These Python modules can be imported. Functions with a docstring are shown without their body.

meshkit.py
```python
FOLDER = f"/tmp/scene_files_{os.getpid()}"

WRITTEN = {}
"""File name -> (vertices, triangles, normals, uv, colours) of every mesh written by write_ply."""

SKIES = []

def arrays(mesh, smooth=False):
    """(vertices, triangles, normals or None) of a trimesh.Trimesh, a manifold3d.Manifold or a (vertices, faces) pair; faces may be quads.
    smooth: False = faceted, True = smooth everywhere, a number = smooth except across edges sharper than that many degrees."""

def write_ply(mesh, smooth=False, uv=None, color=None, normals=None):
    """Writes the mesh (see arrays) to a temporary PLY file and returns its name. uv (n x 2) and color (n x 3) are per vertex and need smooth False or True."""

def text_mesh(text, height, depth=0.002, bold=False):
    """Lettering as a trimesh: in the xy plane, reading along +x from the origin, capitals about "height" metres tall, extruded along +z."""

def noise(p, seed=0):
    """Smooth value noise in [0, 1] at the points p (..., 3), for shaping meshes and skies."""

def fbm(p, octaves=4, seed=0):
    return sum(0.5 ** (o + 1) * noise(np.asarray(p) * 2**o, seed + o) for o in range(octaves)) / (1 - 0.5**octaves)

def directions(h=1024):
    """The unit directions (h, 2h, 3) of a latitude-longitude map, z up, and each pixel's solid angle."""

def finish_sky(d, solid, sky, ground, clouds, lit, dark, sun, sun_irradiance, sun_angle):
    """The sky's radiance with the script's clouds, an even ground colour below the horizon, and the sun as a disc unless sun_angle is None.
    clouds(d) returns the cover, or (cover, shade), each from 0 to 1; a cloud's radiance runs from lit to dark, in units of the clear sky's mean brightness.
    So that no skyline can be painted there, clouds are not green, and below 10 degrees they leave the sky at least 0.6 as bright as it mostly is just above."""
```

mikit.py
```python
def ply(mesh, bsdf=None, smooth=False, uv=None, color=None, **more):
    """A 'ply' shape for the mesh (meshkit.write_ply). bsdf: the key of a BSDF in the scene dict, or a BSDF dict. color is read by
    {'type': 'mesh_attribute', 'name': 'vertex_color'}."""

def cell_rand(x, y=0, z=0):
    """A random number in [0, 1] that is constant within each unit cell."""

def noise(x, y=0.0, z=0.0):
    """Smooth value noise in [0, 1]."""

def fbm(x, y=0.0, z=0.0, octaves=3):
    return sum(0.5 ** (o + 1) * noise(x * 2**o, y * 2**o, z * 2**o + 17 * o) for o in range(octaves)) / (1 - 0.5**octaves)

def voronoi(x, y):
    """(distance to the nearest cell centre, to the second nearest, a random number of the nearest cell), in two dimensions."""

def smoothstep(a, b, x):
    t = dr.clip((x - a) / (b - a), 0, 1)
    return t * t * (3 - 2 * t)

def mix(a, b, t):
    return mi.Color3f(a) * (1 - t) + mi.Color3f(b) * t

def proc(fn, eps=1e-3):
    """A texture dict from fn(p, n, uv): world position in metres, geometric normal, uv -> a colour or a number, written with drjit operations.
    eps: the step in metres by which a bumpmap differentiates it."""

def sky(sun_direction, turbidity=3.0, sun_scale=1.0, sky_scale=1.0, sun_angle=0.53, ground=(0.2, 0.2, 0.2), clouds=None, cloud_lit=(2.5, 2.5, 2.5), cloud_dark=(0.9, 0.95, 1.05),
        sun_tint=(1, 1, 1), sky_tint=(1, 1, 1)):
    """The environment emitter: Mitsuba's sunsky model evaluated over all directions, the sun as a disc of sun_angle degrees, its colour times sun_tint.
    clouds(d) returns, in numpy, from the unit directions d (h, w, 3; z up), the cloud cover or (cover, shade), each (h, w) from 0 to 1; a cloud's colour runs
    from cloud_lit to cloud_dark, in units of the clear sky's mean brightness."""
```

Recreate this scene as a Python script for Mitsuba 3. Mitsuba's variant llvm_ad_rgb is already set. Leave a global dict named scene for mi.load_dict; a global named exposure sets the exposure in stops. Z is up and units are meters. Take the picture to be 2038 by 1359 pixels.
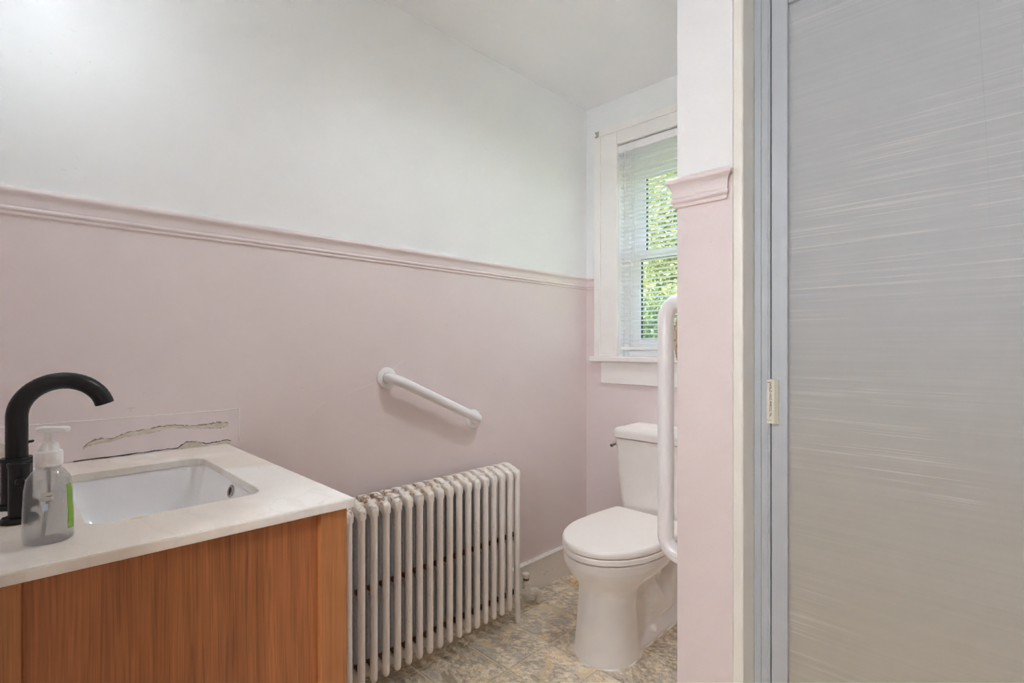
import math
import numpy as np, trimesh, drjit as dr, mitsuba as mi
import manifold3d as m3
import mikit, meshkit
from mikit import noise, fbm, smoothstep, mix, cell_rand, proc

T = mi.ScalarTransform4f
scene, labels = {}, {}

# ------------------------------------------------------------------ camera, sky, lamps, exposure
CAM = (1.6451, 0.0, 1.171)
YAW = math.radians(44.65)
FWD = (-math.sin(YAW), math.cos(YAW), 0.0)
scene['camera'] = {
    'type': 'perspective', 'fov': 2 * math.degrees(math.atan(1019 / 1012.0)), 'fov_axis': 'x',
    'principal_point_offset_x': 0.0, 'principal_point_offset_y': (670.4 - 679.5) / 1359.0,
    'near_clip': 0.01, 'far_clip': 200.0,
    'to_world': T().look_at(origin=list(CAM), target=[CAM[k] + FWD[k] for k in range(3)], up=[0, 0, 1])}
SUN = (-0.35, -0.45, 0.82)
scene['sky'] = mikit.sky(SUN, turbidity=4.0, sky_tint=(1.2, 1.0, 0.8), sun_scale=16.0, sky_scale=33.0, ground=(0.16, 0.2, 0.1))
VANITY_LIGHT = (5.4, 5.8, 6.45)
HALL_FILL = (45.0, 48.6, 54.0)  # fill from a lamp added in the hall behind the camera
CEILING_FILL = (37.0, 39.7, 43.6)  # fill from a ceiling lamp added out of view
exposure = 0.0

# ------------------------------------------------------------------ helpers
COUNT = {}


def key(name, parent=None):
    base = f'{parent}__{name}' if parent else name
    n = COUNT.get(base, -1) + 1
    COUNT[base] = n
    return base if n == 0 else f'{base}_{n:03d}'


def put(name, mesh, mat, parent=None, smooth=False, label=None, cat=None, group=None, kind=None, **more):
    k = key(name, parent)
    scene[k] = mikit.ply(mesh, mat, smooth=smooth, **more)
    tag(k, label, cat, group, kind)
    return k


def thing(name, label, cat, group=None, kind=None):
    k = key(name)
    tag(k, label, cat, group, kind)
    return k


def tag(k, label=None, cat=None, group=None, kind=None):
    d = {a: b for a, b in (('label', label), ('category', cat), ('group', group), ('kind', kind)) if b}
    if d:
        labels[k] = d


def cat_(*ms):
    return trimesh.util.concatenate([m for m in ms])


def box(x0, x1, y0, y1, z0, z1):
    m = trimesh.creation.box((x1 - x0, y1 - y0, z1 - z0))
    m.apply_translation(((x0 + x1) / 2, (y0 + y1) / 2, (z0 + z1) / 2))
    return m


def cbox(x0, x1, y0, y1, z0, z1, c=0.002):
    """a box with chamfered edges: the hull of its 24 cut corners"""
    p = []
    for x, sx in ((x0, 1), (x1, -1)):
        for y, sy in ((y0, 1), (y1, -1)):
            for z, sz in ((z0, 1), (z1, -1)):
                p += [(x + sx * c, y + sy * c, z), (x + sx * c, y, z + sz * c), (x, y + sy * c, z + sz * c)]
    return trimesh.convex.convex_hull(np.array(p))


def man(t):
    return m3.Manifold(m3.Mesh(np.asarray(t.vertices, np.float32), np.asarray(t.faces, np.uint32)))


def tri(m):
    q = m.to_mesh()
    return trimesh.Trimesh(np.array(q.vert_properties[:, :3]), np.array(q.tri_verts), process=False)


def cut(t, *holes):
    m = man(t)
    for h in holes:
        m = m - man(h)
    return tri(m)


def uni(*ms):
    m = man(ms[0])
    for q in ms[1:]:
        m = m + man(q)
    return tri(m)


def rrect(hx, hy, r, n=7, cx=0.0, cy=0.0):
    """rounded rectangle, counter-clockwise"""
    out = []
    for qx, qy, a0 in ((1, -1, -90), (1, 1, 0), (-1, 1, 90), (-1, -1, 180)):
        for i in range(n):
            a = math.radians(a0 + 90 * i / (n - 1))
            out.append((cx + qx * (hx - r) + r * math.cos(a), cy + qy * (hy - r) + r * math.sin(a)))
    return np.array(out)


def loft(rings, cap0=True, cap1=True):
    """rings: list of (n,3) closed rings, bottom to top, counter-clockwise from above -> outward mesh"""
    n = len(rings[0])
    v = np.vstack(rings)
    f = []
    for k in range(len(rings) - 1):
        a, b = k * n, (k + 1) * n
        for i in range(n):
            j = (i + 1) % n
            f += [(a + i, a + j, b + j), (a + i, b + j, b + i)]
    v = list(v)
    if cap0:
        c = len(v); v.append(np.mean(rings[0], 0)); f += [(c, (i + 1) % n, i) for i in range(n)]
    if cap1:
        c = len(v); v.append(np.mean(rings[-1], 0)); o = (len(rings) - 1) * n
        f += [(c, o + i, o + (i + 1) % n) for i in range(n)]
    return trimesh.Trimesh(np.array(v), np.array(f), process=False)


def inset(p, d):
    """moves a smooth closed outline inwards by d"""
    t = np.roll(p, -1, 0) - np.roll(p, 1, 0)
    nrm = np.stack([t[:, 1], -t[:, 0]], 1)
    nrm /= np.linalg.norm(nrm, axis=1, keepdims=True) + 1e-12
    return p - nrm * d


def stack(p, prof):
    """outline p lofted through (inset, z) pairs"""
    return loft([np.column_stack([inset(p, d), np.full(len(p), z)]) for d, z in prof])


def rounded_prof(z0, z1, rb, rt, n=5):
    out = []
    for i in range(n):
        a = math.pi / 2 * i / (n - 1)
        out.append((rb * (1 - math.sin(a)), z0 + rb * (1 - math.cos(a))))
    for i in range(n):
        a = math.pi / 2 * i / (n - 1)
        out.append((rt * (1 - math.cos(a)), z1 - rt * (1 - math.sin(a))))
    return out


def tube(path, r, n=20, caps=True):
    p = np.asarray(path, float)
    r = np.broadcast_to(r, (len(p),))
    t = np.gradient(p, axis=0)
    t /= np.linalg.norm(t, axis=1, keepdims=True)
    a = np.cross(t[0], [0, 0, 1.0] if abs(t[0][2]) < 0.9 else [1.0, 0, 0])
    rings = []
    for k in range(len(p)):
        a = a - t[k] * (a @ t[k]); a /= np.linalg.norm(a)
        b = np.cross(t[k], a)
        ang = np.arange(n) * 2 * math.pi / n
        rings.append(p[k] + r[k] * (np.cos(ang)[:, None] * a + np.sin(ang)[:, None] * b))
    return loft(rings, caps, caps)


def arc(c, u, v, r, a0, a1, n=14):
    c, u, v = (np.asarray(q, float) for q in (c, u, v))
    return [c + r * (math.cos(a) * u + math.sin(a) * v) for a in np.linspace(math.radians(a0), math.radians(a1), n)]


def lathe(prof, c=(0, 0, 0), axis='z', n=32):
    """prof: (radius, height) from bottom axis point to top axis point"""
    rings = []
    ang = np.arange(n) * 2 * math.pi / n
    for r, h in prof:
        r = max(r, 1e-5)
        rings.append(np.column_stack([r * np.cos(ang), r * np.sin(ang), np.full(n, h)]))
    closed = tuple(prof[0]) == tuple(prof[-1])
    m = loft(rings, not closed, not closed)
    if axis == 'x':
        m.apply_transform([[0, 0, 1, 0], [1, 0, 0, 0], [0, 1, 0, 0], [0, 0, 0, 1]])
    elif axis == '-x':
        m.apply_transform([[0, 0, -1, 0], [-1, 0, 0, 0], [0, 1, 0, 0], [0, 0, 0, 1]])
        if m.volume < 0:
            m.invert()
    elif axis == 'y':
        m.apply_transform([[0, 1, 0, 0], [0, 0, 1, 0], [1, 0, 0, 0], [0, 0, 0, 1]])
    elif axis == '-y':
        m.apply_transform([[1, 0, 0, 0], [0, 0, -1, 0], [0, 1, 0, 0], [0, 0, 0, 1]])
    m.apply_translation(c)
    return m


def ball(c, r, sub=2):
    m = trimesh.creation.icosphere(sub, r)
    m.apply_translation(c)
    return m


def hull(*ms):
    return trimesh.convex.convex_hull(np.vstack([m.vertices if hasattr(m, 'vertices') else m for m in ms]))


# ------------------------------------------------------------------ materials
def rgb(*c):
    return {'type': 'rgb', 'value': [float(x) for x in c]}


def s(r, g, b):
    """an sRGB colour 0-255 as linear"""
    return [((x / 255 + 0.055) / 1.055) ** 2.4 if x > 10 else x / 255 / 12.92 for x in (r, g, b)]


def mat(name, color, rough=0.5, spec=0.5, bump=None, scale=1.0, eps=5e-4, **more):
    d = {'type': 'principled', 'base_color': proc(color) if callable(color) else rgb(*color), 'roughness': float(rough), 'specular': float(spec), **more}
    if bump is not None:
        d = {'type': 'bumpmap', 'tex': proc(bump, eps), 'scale': float(scale), 'nested': d}
    scene[name] = {'type': 'twosided', 'nested': d}
    return name


WHITE_PAINT, PINK_PAINT = s(240, 241, 240), s(232, 219, 217)


def wall_color(p, n, uv):
    m = fbm(p.x * 3 + p.y * 3, p.y * 2, p.z * 3)
    edge = smoothstep(1.536, 1.5375, p.z + 0.004 * (noise(p.x * 30, p.y * 30, 4.0) - 0.5))
    c = mix(PINK_PAINT, WHITE_PAINT, edge)
    speck = smoothstep(0.94, 0.97, noise(p.x * 110 + 9, p.y * 110, p.z * 110)) * smoothstep(0.6, 0.8, noise(p.x * 7, p.y * 7, p.z * 7))
    return c * (0.97 + 0.06 * m) * (1 - 0.12 * speck)


def stipple(p, n, uv):
    return fbm(p.x * 210, p.y * 210, p.z * 210, 2) + 0.7 * noise(p.x * 60, p.y * 60, p.z * 60)


mat('wall_paint', wall_color, 0.5, 0.28, stipple, 0.00065)
mat('ceiling_paint', s(240, 240, 240), 0.7, 0.2)
mat('pink_trim_paint', lambda p, n, uv: mi.Color3f(s(233, 220, 218)) * (0.98 + 0.04 * noise(p.x * 20, p.y * 5, p.z * 60)), 0.35, 0.5)
mat('white_trim_paint', lambda p, n, uv: mi.Color3f(s(246, 243, 238)) * (0.97 + 0.05 * fbm(p.x * 12, p.y * 12, p.z * 12)), 0.38, 0.5)


def base_color(p, n, uv):
    dirt = smoothstep(0.76, 0.86, noise(p.x * 120, p.y * 120, p.z * 120)) * smoothstep(0.5, 0.75, noise(p.x * 14, p.y * 14, p.z * 14))
    return mix(s(238, 233, 226), s(140, 128, 114), 0.6 * dirt)


mat('baseboard_paint', base_color, 0.4, 0.5)


# vinyl floor: slate-like mottling, another piece of it in each tile
TILE, TX0, TY0 = 0.2318, 0.112, 1.0655


def tile_color(p, n, uv):
    ix, iy = dr.floor((p.x - TX0) / TILE), dr.floor((p.y - TY0) / TILE)
    r1, r2, r3 = cell_rand(ix, iy, 3), cell_rand(ix, iy, 5), cell_rand(ix, iy, 8)
    x, y = p.x + 7 * r1, p.y + 9 * r2
    # layers slanted across each tile
    a = dr.select(r3 < 0.5, 0.5, -0.4)
    u, v = x + a * y, y - a * x
    w = fbm(u * 14, v * 14, r1 * 9, 3) - 0.5
    big = fbm(u * 9 + w * 0.9, v * 13 + w * 0.9, r2 * 5, 5)
    fine = fbm(u * 60 + w * 2, v * 95 + w * 2, 2.0, 4)
    c = mix(s(142, 131, 113), s(210, 198, 176), smoothstep(0.28, 0.74, 0.5 * big + 0.5 * fine))
    c = mix(c, s(152, 148, 140), 0.6 * smoothstep(0.52, 0.7, fbm(u * 12 + 31, v * 15, r3 * 7, 4)))
    c = mix(c, s(204, 182, 146), 0.45 * smoothstep(0.55, 0.74, fbm(u * 15 + 5, v * 11 + 40, r1 * 7, 4)))
    vein = dr.abs(fbm(u * 9 + w * 1.2 + 13, v * 16 + 1.2 * w, r2 * 8, 4) - 0.5)
    c = mix(c, s(92, 82, 70), 0.5 * (1 - smoothstep(0.0, 0.012, vein)) * smoothstep(0.4, 0.6, fbm(u * 10, v * 10, 6.0, 2)))
    grit = noise(p.x * 420, p.y * 420)
    c = c * 1.5 * (0.92 + 0.16 * r2) * (0.8 + 0.4 * grit)
    # darker rim where each tile meets its joint
    ex = dr.minimum((p.x - TX0) / TILE - ix, 1 - ((p.x - TX0) / TILE - ix))
    ey = dr.minimum((p.y - TY0) / TILE - iy, 1 - ((p.y - TY0) / TILE - iy))
    c = c * (0.72 + 0.28 * smoothstep(0.012, 0.03, dr.minimum(ex, ey)))
    rust = smoothstep(0.2, 0.0, dr.sqrt(dr.square((p.x - 0.17) / 0.9) + dr.square((p.y - 2.075) / 0.75)) + 0.12 * (fbm(p.x * 22, p.y * 22) - 0.5))
    return mix(c, c * mi.Color3f(1.25, 0.8, 0.28), rust)


def tile_bump(p, n, uv):
    return fbm(p.x * 40, p.y * 70, 0.0, 3)


mat('vinyl_tile', tile_color, 0.42, 0.4, tile_bump, 0.0012)
mat('grout', lambda p, n, uv: mix(s(236, 224, 196), s(206, 190, 158), fbm(p.x * 18, p.y * 18)), 0.7, 0.2)


def wood(light, dark, seed):
    def f(p, n, uv):
        t = p.y + p.x + seed
        warp = 0.012 * (fbm(t * 7, p.z * 1.8, seed) - 0.5) + 0.003 * (noise(t * 30, p.z * 7, seed) - 0.5)
        g = fbm((t + warp) * 24, p.z * 0.9, seed, 3)
        f1 = noise((t + warp) * 230, p.z * 7, seed)
        f2 = noise((t + warp) * 700, p.z * 16, seed + 3)
        k = 0.42 * smoothstep(0.2, 0.8, g) + 0.26 * f1 + 0.36 * f2
        c = mix(dark, light, dr.clip(k, 0, 1))
        pore = smoothstep(0.72, 0.9, noise((t + warp) * 460, p.z * 9, seed + 8))
        return c * 1.08 * (1 - 0.2 * pore) * (0.86 + 0.28 * fbm(t * 5, p.z * 2.5, seed + 1))
    return f


def wood_bump(p, n, uv):
    return noise((p.y + p.x) * 500, p.z * 12)


mat('wood_panel', wood(s(172, 108, 66), s(112, 65, 37), 0.0), 0.42, 0.4, wood_bump, 0.0005)
mat('wood_stile', wood(s(178, 118, 72), s(124, 76, 40), 3.7), 0.42, 0.4, wood_bump, 0.0005)


def quartz(p, n, uv):
    w = fbm(p.x * 7, p.y * 7, 1.0, 3)
    v = dr.abs(fbm(p.x * 5 + w * 2, p.y * 11 + w * 1.5, 3.0, 4) - 0.5)
    c = mix(s(226, 217, 205), s(237, 233, 226), smoothstep(0.35, 0.65, w))
    c = mix(c, s(205, 197, 186), 0.2 * (1 - smoothstep(0.0, 0.04, v)))
    g = noise(p.x * 900, p.y * 900, p.z * 900)
    st = smoothstep(0.022, 0.0, dr.sqrt(dr.square((p.x - 0.606) * 1.1) + dr.square((p.y - 0.168) * 0.8)) + 0.02 * (noise(p.x * 120, p.y * 120) - 0.4))
    c = mix(c, s(214, 180, 120), 0.6 * st)
    st2 = smoothstep(0.034, 0.02, dr.sqrt(dr.square(p.x - 0.49) + dr.square(p.y - 0.024)) + 0.012 * (noise(p.x * 90, p.y * 90) - 0.5))
    c = mix(c, s(206, 172, 112), 0.7 * st2)
    return c * (0.96 + 0.07 * g)


mat('countertop_stone', quartz, 0.3, 0.45)
mat('ceramic_white', s(247, 246, 245), 0.12, 0.5)
mat('ceramic_toilet', lambda p, n, uv: mi.Color3f(s(245, 240, 233)) * (0.985 + 0.03 * noise(p.x * 30, p.y * 30, p.z * 30)), 0.12, 0.5)
mat('seat_plastic', s(246, 240, 233), 0.38, 0.5)
mat('black_metal', s(18, 17, 17), 0.34, 0.32)
mat('chrome', s(190, 186, 180), 0.15, 0.5, metallic=1.0)
mat('dark_hole', s(40, 40, 36), 0.5, 0.3)
mat('white_plastic', s(240, 238, 236), 0.2, 0.5)
mat('bar_enamel', s(250, 249, 248), 0.16, 0.5)
mat('blind_vinyl', s(246, 245, 243), 0.35, 0.4)
mat('cord_white', s(225, 222, 216), 0.6, 0.3)
mat('window_vinyl', s(246, 246, 246), 0.35, 0.4)
mat('spacer_dark', s(58, 66, 70), 0.5, 0.3)


def enamel(p, n, uv):
    up = smoothstep(0.622, 0.655, p.z) * (1 - 0.55 * smoothstep(0.85, 1.4, p.y))
    r1 = fbm(p.x * 70, p.y * 70, p.z * 70, 3)
    rust = smoothstep(0.6, 0.76, r1 + 0.1 * up) * up + 0.8 * smoothstep(0.80, 0.86, noise(p.x * 420, p.y * 420, p.z * 260)) * smoothstep(0.6, 0.75, noise(p.x * 60, p.y * 60, p.z * 14))
    tan = smoothstep(0.4, 0.75, fbm(p.x * 25 + 9, p.y * 25, p.z * 25, 2)) * up
    c = mix(s(245, 239, 231), s(232, 210, 168), 0.5 * tan)
    return mix(c, s(140, 90, 52), dr.clip(rust, 0, 1) * 0.8)


mat('radiator_enamel', enamel, 0.32, 0.5, lambda p, n, uv: fbm(p.x * 160, p.y * 160, p.z * 160, 2), 0.0006)
mat('radiator_grey', lambda p, n, uv: mi.Color3f(s(172, 173, 176)) * (0.8 + 0.35 * noise(p.x * 260, p.y * 260, p.z * 260)), 0.6, 0.3)
mat('rust', lambda p, n, uv: mix(s(74, 48, 32), s(120, 82, 56), noise(p.x * 150, p.y * 150, p.z * 150)), 0.8, 0.2)


def valve_color(p, n, uv):
    d = smoothstep(0.74, 0.82, noise(p.x * 420, p.y * 420, p.z * 420))
    return mix(mix(s(232, 226, 214), s(212, 204, 188), noise(p.x * 40, p.y * 40, p.z * 40)), s(84, 68, 54), 0.75 * d)


mat('valve_paint', valve_color, 0.4, 0.4)
mat('aluminium', lambda p, n, uv: mi.Color3f(s(186, 191, 195)) * (0.96 + 0.07 * noise(p.x * 900, p.y * 900, p.z * 3)), 0.55, 0.4, metallic=0.2)
mat('cream_plastic', s(222, 219, 202), 0.35, 0.4)
mat('ink', s(40, 38, 36), 0.6, 0.2)
mat('surround_cream', s(243, 241, 231), 0.3, 0.5)
mat('plaster_torn', lambda p, n, uv: mix(s(228, 220, 208), s(192, 180, 163), fbm(p.x * 90, p.y * 90, p.z * 90)), 0.85, 0.1)
mat('patch_paint', lambda p, n, uv: mi.Color3f(s(232, 219, 218)) * (0.97 + 0.05 * noise(p.y * 30, p.z * 30)), 0.45, 0.4, stipple, 0.0004)
mat('caulk', s(247, 240, 234), 0.5, 0.4)
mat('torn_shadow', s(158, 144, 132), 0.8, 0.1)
mat('crack_dark', s(70, 62, 56), 0.8, 0.1)
mat('loofah_fibre', lambda p, n, uv: mix(s(240, 224, 196), s(190, 164, 130), smoothstep(0.4, 0.7, fbm(p.x * 130, p.y * 130, p.z * 70, 3))), 0.9, 0.1,
    lambda p, n, uv: fbm(p.x * 110, p.y * 110, p.z * 60, 3), 0.006)
mat('hall_paint', s(226, 222, 214), 0.7, 0.2)
mat('hall_floor', wood(s(170, 120, 76), s(120, 78, 44), 9.0), 0.4, 0.4)
mat('lawn', lambda p, n, uv: mix(s(70, 100, 40), s(120, 150, 70), fbm(p.x * 9, p.y * 9)), 0.9, 0.1)
mat('bark', lambda p, n, uv: mix(s(84, 70, 54), s(120, 104, 84), fbm(p.x * 40, p.y * 40, p.z * 9)), 0.9, 0.1)
for nm, c in (('leaf_light', s(164, 176, 128)), ('leaf_mid', s(122, 146, 106)), ('leaf_dark', s(98, 122, 96))):
    scene[nm] = {'type': 'principledthin', 'base_color': rgb(*c), 'roughness': 0.5, 'diff_trans': 0.8, 'spec_trans': 0.0}
scene['slat_vinyl'] = {'type': 'principledthin', 'base_color': rgb(*s(246, 245, 243)), 'roughness': 0.45, 'diff_trans': 0.75, 'spec_trans': 0.0}
scene['pane_glass'] = {'type': 'thindielectric', 'int_ior': 1.5}
scene['clear_plastic'] = {'type': 'principledthin', 'base_color': rgb(0.97, 0.97, 0.96), 'roughness': 0.03, 'spec_trans': 0.965, 'diff_trans': 1.0, 'eta': 1.5}
scene['soap_liquid'] = {'type': 'thindielectric', 'int_ior': 1.25}


def film_and_stall_tint(p, n, uv):
    """dried soap film and wipe streaks, with stall tint and light painted into the glass"""
    h = p.z + 0.006 * (noise(p.x * 2.0, p.z * 6, 4.0) - 0.5)
    st = 0.5 * noise(p.x * 4.0, h * 330) + 0.5 * noise(p.x * 8.0, h * 720 + 50)
    amt = smoothstep(0.34, 0.68, fbm(p.x * 6, p.z * 6, 2.0, 3))
    line = smoothstep(0.54, 0.86, st) * amt
    run = smoothstep(0.02, 0.0, dr.abs(noise(p.x * 22, p.z * 1.6, 7.0) - 0.5)) * smoothstep(1.25, 1.6, p.z) * smoothstep(1.5, 1.62, p.x)
    low = smoothstep(1.35, 0.55, p.z + 0.1 * (noise(p.x * 3, p.z * 3) - 0.5))  # warmer downwards: light and beige of the stall put into the colour
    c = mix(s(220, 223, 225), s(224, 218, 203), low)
    c = c * (0.97 + 0.05 * fbm(p.x * 4, p.z * 3, 5.0, 2))
    c = c * (0.97 + 0.05 * noise(p.x * 3, h * 260 + 9, 3.0))
    c = mix(c, s(250, 249, 246), 0.55 * line)
    return c * (1 - 0.08 * run)


scene['obscured_glass'] = {'type': 'principledthin', 'base_color': proc(film_and_stall_tint), 'roughness': 0.4, 'spec_trans': 0.2, 'diff_trans': 0.6, 'eta': 1.5}

# ------------------------------------------------------------------ room shell
YF, ZC, YN = 2.237, 2.44, -0.05         # far wall, ceiling, near wall
PX0, PX1, PY = 1.1156, 1.2357, 1.0555   # partition
XR = 2.10                               # right wall
WX0, WX1, WZ0, WZ1 = 0.1985, 0.915, 1.095, 2.205   # window opening

put('wall_left', box(-0.12, 0.0, YN - 0.12, YF + 0.14, 0.0, ZC), 'wall_paint', kind='structure', label='long side wall, white above and pink below the chair rail')
put('wall_far', cut(box(0.0, XR, YF, YF + 0.14, 0.0, ZC), box(WX0, WX1, YF - 1, YF + 1, WZ0, WZ1)), 'wall_paint', kind='structure', label='end wall with the window behind the toilet')
put('wall_partition', box(PX0, PX1, PY, YF, 0.0, ZC), 'wall_paint', kind='structure', label='narrow partition wall between toilet and shower')
DX0, DX1 = 0.87, 1.90
put('wall_near', cut(box(0.0, XR, YN - 0.12, YN, 0.0, ZC), box(DX0, DX1, YN - 1, YN + 1, -0.1, 2.05)), 'wall_paint', kind='structure', label='wall with the doorway, behind the vanity')
put('wall_right', box(XR, XR + 0.12, YN - 0.12, YF + 0.14, 0.0, ZC), 'wall_paint', kind='structure', label='side wall beyond the shower')
put('ceiling', box(-0.12, XR + 0.12, YN - 0.12, YF + 0.14, ZC, ZC + 0.1), 'ceiling_paint', kind='structure', label='plain white painted ceiling')
fl = put('floor', box(-0.12, XR + 0.12, YN - 0.12, YF + 0.14, -0.1, -0.0015), 'grout', kind='structure', label='vinyl floor in a slate tile pattern with tan joints')
J = 0.0028
for i in range(-1, 9):
    for j in range(-5, 6):
        x0, x1 = max(0.0, TX0 + i * TILE + J), min(XR, TX0 + (i + 1) * TILE - J)
        y0, y1 = max(YN, TY0 + j * TILE + J), min(YF, TY0 + (j + 1) * TILE - J)
        if x1 - x0 < 0.01 or y1 - y0 < 0.01 or (x0 > PX0 - 0.01 and y0 > PY - 0.01):
            continue
        x1 = x1 if not (y1 > PY and x1 > PX0) else PX0
        c = 0.0014
        v = [(x0, y0, -0.0015), (x1, y0, -0.0015), (x1, y1, -0.0015), (x0, y1, -0.0015), (x0 + c, y0 + c, 0), (x1 - c, y0 + c, 0), (x1 - c, y1 - c, 0), (x0 + c, y1 - c, 0)]
        q = [(4, 5, 6, 7), (0, 1, 5, 4), (1, 2, 6, 5), (2, 3, 7, 6), (3, 0, 4, 7)]
        put('tile', (v, q), 'vinyl_tile', fl)

# the hall behind the camera
put('wall_hall_back', box(-0.12, 3.2, -1.62, -1.5, 0, ZC), 'hall_paint', kind='structure', label='hall wall opposite the doorway')
put('wall_hall_left', box(-0.24, -0.12, -1.62, YN - 0.12, 0, ZC), 'hall_paint', kind='structure', label='hall end wall on the vanity side')
put('wall_hall_right', box(3.2, 3.32, -1.62, YN - 0.12, 0, ZC), 'hall_paint', kind='structure', label='hall end wall on the shower side')
put('wall_hall_front', box(XR + 0.12, 3.2, YN - 0.24, YN - 0.12, 0, ZC), 'hall_paint', kind='structure', label='hall wall beside the bathroom')
put('floor_hall', box(-0.42, 3.32, -1.62, YN - 0.12, -0.1, 0), 'hall_floor', kind='structure', label='wooden hall floor')
put('ceiling_hall', box(-0.42, 3.32, -1.62, YN - 0.12, ZC, ZC + 0.1), 'ceiling_paint', kind='structure', label='hall ceiling')
put('trim_1', uni(box(DX0 - 0.09, DX0, YN, YN + 0.018, 0, 2.14), box(DX1, DX1 + 0.09, YN, YN + 0.018, 0, 2.14), box(DX0 - 0.01, DX1 + 0.01, YN, YN + 0.018, 2.05, 2.14)),
    'white_trim_paint', kind='structure', label='white door casing around the doorway')

# chair rail: profile (out from the wall, height)
RZ = 1.4735
RAIL = [(0, 0), (0.0055, 0.0), (0.0065, 0.005), (0.0055, 0.0085), (0.0085, 0.0095), (0.0108, 0.0125), (0.0108, 0.0165), (0.0085, 0.0195), (0.0070, 0.0205), (0.0085, 0.0222), (0.0086, 0.028),
        (0.0092, 0.036), (0.0112, 0.0425), (0.015, 0.0475), (0.0185, 0.0515), (0.0195, 0.0565), (0.0172, 0.0615), (0.014, 0.0645), (0.010, 0.0657), (0.0, 0.0665)]


from shapely.geometry import Polygon
_r = [RAIL[0]]
for _a, _b in zip(RAIL[:-1], RAIL[1:]):     # one round of corner cutting
    _r += [tuple(0.75 * p + 0.25 * q for p, q in zip(_a, _b)), tuple(0.25 * p + 0.75 * q for p, q in zip(_a, _b))]
RAIL = [RAIL[0]] + _r[2:-1] + [RAIL[-1]]
RAIL_POLY = Polygon(RAIL)


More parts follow.
